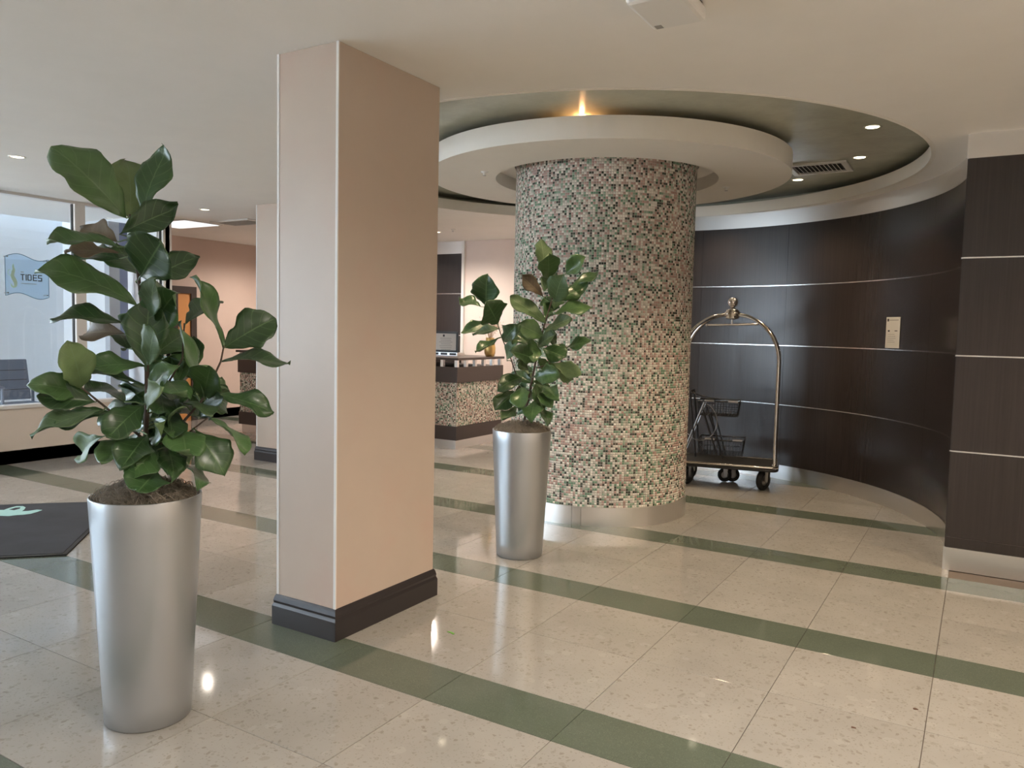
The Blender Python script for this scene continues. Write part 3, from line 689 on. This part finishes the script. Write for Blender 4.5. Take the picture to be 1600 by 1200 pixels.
# ------------------------------------------------------------------ luggage cart
def luggage_cart():
    L, D, zd = 1.02, .56, .235
    t = thing('luggage_cart', 'nickel birdcage luggage cart with black deck by the curved wall', 'luggage cart', (-2.25, 8.15, 0), math.radians(11.5))
    MB().box(-L/2+.02, L/2-.02, -D/2+.02, D/2-.02, zd-.012, zd+.02).build('deck', CARPET, t)
    def rr_path(z, r=.06, ox=0):
        pts = []
        for cx, cy, a0 in ((L/2-r, D/2-r, 0), (-L/2+r, D/2-r, 90), (-L/2+r, -D/2+r, 180), (L/2-r, -D/2+r, 270)):
            for k in range(5): a = math.radians(a0+90*k/4); pts.append((cx+r*math.cos(a), cy+r*math.sin(a), z))
        return pts
    MB().tube(rr_path(zd+.012), .014, 8, close=True).build('deck_rail', CHROME, t)
    MB().tube(rr_path(zd-.018), .014, 8, close=True).build('bumper', BLACKP, t)
    zt, zs = 1.775, 1.30
    for sx in (-1, 1):
        for sy in (-1, 1):
            x0, y0 = sx*(L/2-.03), sy*(D/2-.05); pts = [(x0, y0, zd), (x0, y0, .7), (x0, y0, zs)]
            for k in range(1, 13):
                a = PI/2*k/12; f = 1-math.cos(a); pts.append((x0*(1-f)+sx*.03*f, y0*(1-f)+sy*.012*f, zs+(zt-zs)*math.sin(a)))
            MB().tube(pts, .0185, 12).build('upright', CHROME, t)
            MB().lathe([(.001, 0), (.028, 0), (.026, .014), (.016, .03)], (x0, y0, zd+.02), 16).build('socket', CHROME, t)
    MB().lathe([(.001, -.05), (.05, -.048), (.075, -.035), (.06, -.022), (.092, -.006), (.092, .014), (.066, .034), (.072, .042), (.034, .058), (.016, .08)], (0, 0, zt), 28).build('crown', CHROME, t)
    MB().lathe([(.054*math.sin(PI*k/12)+.0005, -.054*math.cos(PI*k/12)) for k in range(13)], (0, 0, zt+.125), 24).build('finial_ball', CHROME, t)
    MB().tube([(0, 0, zt-.045), (0, 0, zt-.105)], .010, 8).build('hanger_stem', CHROME, t)
    T = Matrix.Rotation(math.radians(14), 4, 'Z')
    MB().tube([T @ Vector((-.25, -.0, zt-.115)), T @ Vector((.25, 0, zt-.095))], .012, 8).build('hanger_bar', CHROME, t)
    for s in (-1, 1): MB().lathe([(.001, -.014), (.014, -.01), (.016, 0), (.014, .01), (.001, .014)], T @ Vector((s*.255, 0, zt-.105+s*.01)), 10).build('bar_knob', CHROME, t)
    for x, y, R, w, yaw in ((L/2-.13, -D/2+.10, .103, .055, -.55), (-L/2+.13, -D/2+.10, .103, .055, -.55), (L/2-.13, D/2-.1, .103, .055, -.4), (-L/2+.13, D/2-.1, .103, .055, -.4), (-.02, .12, .075, .04, -1.2), (.06, .16, .075, .04, -1.2)):
        Tw = Matrix.Translation((x, y, R)) @ Matrix.Rotation(yaw+PI/2, 4, 'Z') @ Matrix.Rotation(PI/2, 4, 'X')
        c = MB().lathe([(R*.52, -w*.30), (R*.62, -w*.5), (R*.85, -w*.5), (R*.97, -w*.3), (R, 0), (R*.97, w*.3), (R*.85, w*.5), (R*.62, w*.5), (R*.52, w*.3)], n=28, T=Tw).build('wheel', RUBBER, t)
        MB().lathe([(.006, -w*.32), (R*.2, -w*.36), (R*.36, -w*.24), (R*.53, -w*.32), (R*.53, w*.32), (R*.36, w*.24), (R*.2, w*.36), (.006, w*.32)], n=20, T=Tw).build('hub', ZINC, c)
        f = MB(); 
        for s in (-1, 1): f.add([Tw @ Vector(p) for p in [(-.02, -.02, s*(w/2+.008)), (.02, -.02, s*(w/2+.008)), (.026, zd-.03-R, s*(w/2+.008)), (-.026, zd-.03-R, s*(w/2+.008)), (-.02, -.02, s*(w/2+.012)), (.02, -.02, s*(w/2+.012)), (.026, zd-.03-R, s*(w/2+.012)), (-.026, zd-.03-R, s*(w/2+.012))]], [(0, 1, 2, 3), (4, 7, 6, 5), (0, 4, 5, 1), (1, 5, 6, 2), (2, 6, 7, 3), (3, 7, 4, 0)])
        f.build('fork', ZINC, c)
    return t
luggage_cart()
def wire_cart():
    t = thing('wire_basket_trolley', 'folded black wire trolley with two baskets on the luggage cart deck', 'trolley', (-2.46, 8.22, .2555), math.radians(11.5))
    def basket(z, h, x0, x1, y0, y1, nm):
        rim = [(x0, y0, z+h), (x1, y0, z+h), (x1, y1, z+h), (x0, y1, z+h)]
        r = MB().tube(rim, .008, 6, close=True).build(nm, BLACKP, t)
        b = MB(); i = .02
        for k in range(15):
            x = x0+(x1-x0)*k/14; b.tube([(x, y0, z+h), (x*.97, y0+i, z), (x*.97, y1-i, z), (x, y1, z+h)], .0022, 4)
        for k in range(9):
            y = y0+(y1-y0)*k/8; b.tube([(x0, y, z+h), (x0+i, y, z), (x1-i, y, z), (x1, y, z+h)], .0022, 4)
        for j in (.33, .66): b.tube([(x0+i*(1-j), y0+i*(1-j), z+h*j), (x1-i*(1-j), y0+i*(1-j), z+h*j), (x1-i*(1-j), y1-i*(1-j), z+h*j), (x0+i*(1-j), y1-i*(1-j), z+h*j)], .0022, 4, close=True)
        b.build('wire_mesh', BLACKP, r)
        for x in (x0+.12, x1-.06): MB().box(x-.05, x+.05, y0-.012, y0+.012, z+h-.003, z+h+.018, bev=.004).build('clip', ZINC, r)
    basket(.46, .15, -.12, .30, -.16, .16, 'upper_basket'); basket(.05, .16, -.10, .36, -.17, .17, 'lower_basket')
    for y in (-.18, .18):
        MB().tube([(-.20, y, .70), (-.12, y, .02)], .011, 8).build('frame_leg', BLACKP, t); MB().tube([(-.05, y, .60), (-.26, y, .02)], .009, 8).build('frame_leg', ZINC, t)
        MB().tube([(-.06, y, .52), (.10, y, .05)], .009, 8).build('cross_brace', BLACKP, t); MB().tube([(.02, y, .48), (.16, y, .02)], .008, 8).build('cross_brace', BLACKP, t)
    MB().tube([(-.20, -.18, .70), (-.20, .18, .70)], .012, 8).build('handle', BLACKP, t)
    MB().tube([(-.20, -.2, .70), (-.02, -.2, .655), (.12, -.19, .64)], .006, 6).build('strap', BLACKP, t)
    pts = [(-.08+.17*math.cos(a), -.21, .40+.20*math.sin(a)) for a in np.linspace(-2.4, 1.2, 18)]
    MB().tube(pts, .004, 5).build('cable_loop', ZINC, t)
wire_cart()

# ------------------------------------------------------------------ potted fig plants
def leaf_mesh(name, base, tip, wid, roll, arch, fold, seed, stemto, mats, tipcurl=0):
    r = random.Random(seed); t = tip-base; L = t.length; t = t/L
    view = (EYE-base).normalized(); s0 = t.cross(view)
    if s0.length < .15: s0 = t.cross(Vector((0, 0, 1)))
    s0.normalize(); n0 = s0.cross(t)
    if n0.dot(view) < 0: n0 = -n0; s0 = -s0
    R = Matrix.Rotation(roll, 3, t); s, n = R @ s0, R @ n0
    NV, NU = 20, 8; vs, fs, uv = [], [], []
    ex = r.choice((.58, .66, .85, 1.0)); ph, am = r.uniform(0, 6.28), r.uniform(.03, .085)*L
    for i in range(NV+1):
        v = i/NV
        f = max(0, math.sin(PI*min(1, v**1.30)))**ex; f *= 1-.16*math.exp(-((v-.34)/.11)**2); f = max(f, .02)
        f2 = [f*(1+.075*math.sin(v*12+ph)+.045*math.sin(v*27+ph*2)), f*(1+.075*math.sin(v*13+ph*1.7)+.045*math.sin(v*25+ph))]
        for j in range(NU+1):
            u = -1+2*j/NU; hw = wid/2*f2[u > 0]
            z = fold*abs(u)**1.2*hw + am*math.sin(v*8.5+ph+(1.3 if u > 0 else 0))*u*u*(.3+v) + arch*L*4*v*(1-v) + tipcurl*L*max(0, v-.78)**2*8
            # lateral veins pucker the blade slightly
            z += .006*L*math.cos(2*PI*(v*6.5-abs(u)*1.5))*(1-abs(u)*.5)
            vs.append(base+t*(v*L)+s*(u*hw)+n*z); uv.append((j/NU, v))
    for i in range(NV):
        for j in range(NU): a = i*(NU+1)+j; fs.append((a, a+1, a+NU+2, a+NU+1))
    me = bpy.data.meshes.new(name); me.from_pydata(vs, [], fs)
    for m in mats: me.materials.append(m)
    l = me.uv_layers.new(name='UVMap')
    for lo in me.loops: l.data[lo.index].uv = uv[lo.vertex_index]
    me.polygons.foreach_set('use_smooth', [True]*len(fs)); me.update()
    return me
def at(px, py, P, dd=0):
    """the point on pixel's ray at the horizontal distance of P (plus dd metres further)"""
    d = ray(px, py); D = math.hypot(P[0], P[1])+dd; k = D/math.hypot(d.x, d.y); return EYE+d*k
def plant(P, label, potlabel, leaves, stems, ppm, Lr, hpot, soil):
    t = thing('potted_fiddle_leaf_fig', label, 'potted plant', (P[0], P[1], 0)); O = Vector((P[0], P[1], 0))
    prof = [(.001, 0), (.152, 0), (.160, .006)]+[(.160+.045*k/10, .006+(hpot-.006)*k/10) for k in range(1, 11)]+[(.204, hpot+.003), (.199, hpot+.003), (.196, hpot-.004), (.193, hpot-.08), (.001, hpot-.08)]
    MB().lathe(prof, n=72).build('pot', POT, t)
    b = MB(); n = 40; vs = []; fs = []
    for i in range(9):
        r = .192*i/8
        for k in range(n):
            a = 2*PI*k/n; vs.append((r*math.cos(a), r*math.sin(a), hpot-.022+.062*(1-(i/8)**2)+random.uniform(-.007, .010)*(i > 0)))
    for i in range(8):
        for k in range(n): fs.append((i*n+k, i*n+(k+1) % n, (i+1)*n+(k+1) % n, (i+1)*n+k))
    b.add(vs, fs, 0, True); b.build('moss', MOSS, t)
    b = MB()
    for k in range(900):
        r, a = .19*math.sqrt(random.random()), random.uniform(0, 6.28); p = Vector((r*math.cos(a), r*math.sin(a), hpot-.016+.062*(1-(r/.192)**2))); d = random.uniform(0, 6.28); q = []
        Ls, up = random.uniform(.015, .05), random.uniform(.008, .03)
        for j in range(5): s = j/4; q.append(p+Vector((math.cos(d+s*2)*Ls*s, math.sin(d+s*2)*Ls*s, up*math.sin(PI*s))))
        q = [Vector((v.x, v.y, v.z)) * 1 if math.hypot(v.x, v.y) < .193 else Vector((v.x*.193/math.hypot(v.x, v.y), v.y*.193/math.hypot(v.x, v.y), v.z)) for v in q]
        b.tube(q, .0013, 3, cap=False)
    b.build('moss_strands', MOSS, t, kind='stuff')
    poly = []
    for nm, r0, r1, pts in stems:
        W = [at(px, py, P, dd)-O for px, py, dd in pts]; N = len(W)
        if nm == 'trunk': W[0] = Vector((0, 0, hpot-.03))
        MB().tube(W, [r0+(r1-r0)*i/(N-1) for i in range(N)], 8).build(nm, BARK, t)
        for i in range(N-1):
            for k in range(6): poly.append(W[i].lerp(W[i+1], k/6))
    for i, lf in enumerate(leaves):
        bx, by, tx, ty, w = lf[:5]; d0 = lf[5] if len(lf) > 5 else random.uniform(-.05, .05); kind = lf[6] if len(lf) > 6 else 0
        Lp = math.hypot(tx-bx, ty-by)/ppm; dep = math.sqrt(max(0, (Lr*random.uniform(.85, 1.0))**2-Lp**2)); dep = min(dep, .20)
        sg = -1 if d0 <= 0 else 1
        base = at(bx, by, P, d0)-O; tip = at(tx, ty, P, d0+sg*dep)-O
        L = (tip-base).length; Wd = max(w/ppm*1.06, .50*L); c = min(1, w/ppm/Wd); roll = math.acos(c)
        # choose the roll sign that turns the upper face to the sky
        B0, T0 = base+O, tip+O; tt = (T0-B0).normalized(); view = (EYE-B0).normalized(); s0 = tt.cross(view).normalized(); n0 = s0.cross(tt)
        if n0.dot(view) < 0: n0 = -n0
        if (Matrix.Rotation(roll, 3, tt) @ n0).z < (Matrix.Rotation(-roll, 3, tt) @ n0).z: roll = -roll
        mats = [(LEAF, LEAFU), (LEAFU, LEAF), (LEAFB, LEAFB)][kind]
        me = leaf_mesh('leaf', B0, T0, Wd, roll, random.uniform(.02, .09), random.uniform(.10, .45), 100+i, None, [*mats, BARK], random.uniform(-.3, .5))
        me.transform(Matrix.Translation(-O))
        o = link('leaf', me, t)
        if kind == 2: o['label'] = 'browned leaf'
        sm = o.modifiers.new('thickness', 'SOLIDIFY'); sm.thickness = .0011; sm.offset = -1; sm.material_offset = 1; sm.use_rim = True
        q = min(poly, key=lambda p: (p-base).length+max(0, p.z-base.z)*.5)
        if (q-base).length > .004:
            mid = q.lerp(base, .5)+Vector((0, 0, .006)); MB().tube([q, mid, base, base.lerp(tip, .06)], [.0035, .003, .0026, .002], 6).build('petiole', LEAFU, o)
    return t
L1 = [(198, 341, 80, 227, 62, -.02), (203, 343, 198, 247, 56, .05, 1), (222, 337, 264, 233, 40, -.02), (187, 366, 280, 325, 44, -.06), (184, 386, 73, 380, 17, -.03),
 (184, 378, 129, 361, 34, .04, 2), (186, 396, 100, 392, 20, .03, 2), (188, 404, 120, 404, 28, .06), (220, 432, 258, 370, 70, -.06), (219, 431, 184, 388, 56, .02), (227, 440, 312, 400, 40, -.05),
 (213, 476, 57, 417, 42, -.05), (228, 576, 234, 464, 60, -.10), (241, 506, 276, 457, 52, -.03), (239, 503, 240, 436, 22, -.09, 1), (290, 506, 345, 474, 24, .03), (349, 545, 302, 431, 19, -.04),
 (351, 543, 431, 497, 58, -.03), (198, 507, 78, 501, 21, -.04), (195, 522, 131, 524, 32, .03, 2), (226, 572, 127, 578, 27, -.05), (224, 603, 132, 582, 12, .0), (126, 607, 106, 532, 44, -.06, 1),
 (138, 616, 47, 599, 36, -.02), (150, 628, 57, 622, 38, -.05), (161, 642, 47, 681, 21, -.09, 1), (172, 643, 89, 674, 22, -.03), (195, 628, 138, 610, 14, .03), (224, 633, 164, 690, 44, -.12),
 (161, 682, 129, 711, 30, .02, 1), (230, 679, 189, 733, 48, -.12), (201, 680, 158, 729, 30, -.06), (246, 703, 198, 750, 46, -.15), (246, 738, 208, 778, 52, -.17), (259, 694, 272, 744, 34, -.03),
 (282, 668, 292, 722, 52, -.10), (305, 671, 352, 742, 54, -.10), (326, 653, 385, 709, 14, -.03), (342, 616, 428, 645, 30, -.03), (293, 726, 314, 760, 18, -.02), (319, 620, 333, 562, 46, -.06),
 (345, 564, 453, 573, 18, -.02), (319, 618, 273, 504, 15, -.11), (276, 602, 305, 537, 44, .02), (310, 650, 356, 620, 34, -.01), (230, 610, 272, 572, 34, -.06), (230, 636, 253, 604, 24, -.10, 1), (233, 570, 245, 503, 28, -.12, 1),
 (254, 593, 289, 630, 28, -.08), (285, 631, 333, 653, 17, -.06, 1), (228, 631, 195, 606, 24, .05, 1), (244, 665, 287, 634, 26, -.02), (239, 688, 262, 664, 20, -.08), (236, 560, 290, 522, 46, .04), (250, 690, 262, 742, 40, .0), (228, 700, 215, 745, 42, -.04),
 (245, 610, 255, 655, 34, -.02), (290, 600, 318, 650, 34, .04), (262, 640, 270, 690, 38, -.03), (212, 440, 240, 480, 32, .05), (200, 545, 182, 520, 30, .05, 1)]
def filler(n, trunk, xr, yr, wr, seed):
    r = random.Random(seed); out = []
    for k in range(n):
        bx, by = trunk[k % len(trunk)]; a = r.uniform(0, 6.28); l = r.uniform(.45, 1.0)
        tx, ty = bx+math.cos(a)*xr*l, by+math.sin(a)*yr*l+.15*yr; out.append((bx+r.uniform(-6, 6), by+r.uniform(-8, 8), tx, ty, r.uniform(*wr), r.uniform(.01, .10), int(r.random() < .25)))
    return out
L1 += filler(30, [(228, 690), (245, 660), (262, 690), (232, 610), (275, 640), (230, 540), (255, 560), (300, 610), (225, 480), (200, 650), (290, 560)], 62, 52, (26, 46), 3)
S1 = [('trunk', .011, .005, [(229, 765, 0), (227, 700, 0), (230, 620, 0), (229, 560, .0), (222, 480, .0), (216, 430, 0), (205, 350, 0), (203, 335, 0)]),
 ('branch', .007, .003, [(228, 705, 0), (260, 690, -.03), (290, 655, -.05), (318, 622, -.05), (345, 565, -.04), (350, 540, -.04)]),
 ('branch', .006, .003, [(228, 690, 0), (200, 665, -.03), (172, 642, -.05), (145, 620, -.06), (124, 603, -.06)]),
 ('branch', .005, .003, [(230, 620, 0), (262, 600, -.02), (285, 560, 0), (288, 505, .02)]),
 ('branch', .005, .003, [(228, 730, 0), (262, 705, -.06), (300, 672, -.09), (326, 652, -.06)])]
plant((-2.79, 1.87), 'tall fiddle leaf fig in a silver planter, nearest the camera', '', L1, S1, 364, .27, .892, 0)
L2 = [(851, 426, 845, 374, 27, .03, 1), (856, 434, 856, 393, 34, -.03), (884, 428, 912, 402, 27, -.02), (849, 464, 813, 430, 24, -.02, 2), (868, 470, 880, 429, 37, -.04, 1), (892, 446, 938, 428, 15, .02), (868, 472, 921, 447, 25, -.02),
 (864, 491, 926, 480, 20, -.05), (853, 505, 795, 466, 25, -.05, 1), (851, 517, 894, 497, 20, -.06, 1), (851, 528, 809, 506, 33, -.06), (841, 541, 872, 521, 20, -.09, 1), (847, 545, 889, 561, 33, -.08), (885, 543, 922, 535, 17, -.04),
 (760, 478, 761, 430, 42, .0, 0), (778, 506, 760, 472, 47, -.05), (751, 479, 721, 472, 17, .04), (768, 502, 722, 524, 17, -.03), (781, 514, 739, 524, 15, .03, 1), (783, 527, 745, 556, 13, -.05), (788, 533, 808, 508, 29, -.03),
 (836, 562, 798, 549, 29, -.10), (792, 564, 807, 534, 15, -.03, 1), (836, 590, 873, 583, 31, -.10), (864, 567, 909, 587, 25, -.02, 1), (862, 574, 892, 594, 25, .02, 1), (815, 590, 779, 607, 25, -.05), (807, 613, 773, 641, 29, -.08),
 (815, 605, 814, 638, 30, -.11), (809, 635, 785, 661, 18, -.10, 1), (847, 603, 872, 623, 25, -.04), (841, 609, 862, 637, 23, -.06), (836, 625, 830, 657, 31, -.10), (843, 634, 858, 661, 17, -.04), (828, 582, 804, 570, 14, .0, 1),
 (835, 600, 800, 585, 24, .03), (850, 500, 868, 470, 24, .03), (840, 560, 868, 590, 26, .02), (830, 540, 800, 520, 24, .04), (838, 600, 848, 640, 28, -.02), (829, 530, 835, 565, 24, -.02), (850, 455, 866, 425, 20, .04)]
L2 += filler(14, [(832, 590), (825, 620), (842, 550), (852, 510), (815, 600), (862, 480)], 36, 32, (16, 28), 5)
S2 = [('trunk', .010, .004, [(815, 668, 0), (824, 630, 0), (832, 590, 0), (840, 550, 0), (850, 510, 0), (862, 470, 0), (868, 440, 0)]),
 ('branch', .005, .003, [(815, 625, 0), (808, 590, -.02), (798, 560, -.03), (785, 530, -.02), (777, 505, -.01), (765, 480, 0)]),
 ('branch', .005, .003, [(838, 575, 0), (855, 570, -.03), (868, 562, -.03), (884, 544, -.03)])]
plant((-2.714, 4.667), 'smaller fiddle leaf fig in a silver planter in front of the mosaic column', '', L2, S2, 226, .25, .878, 0)
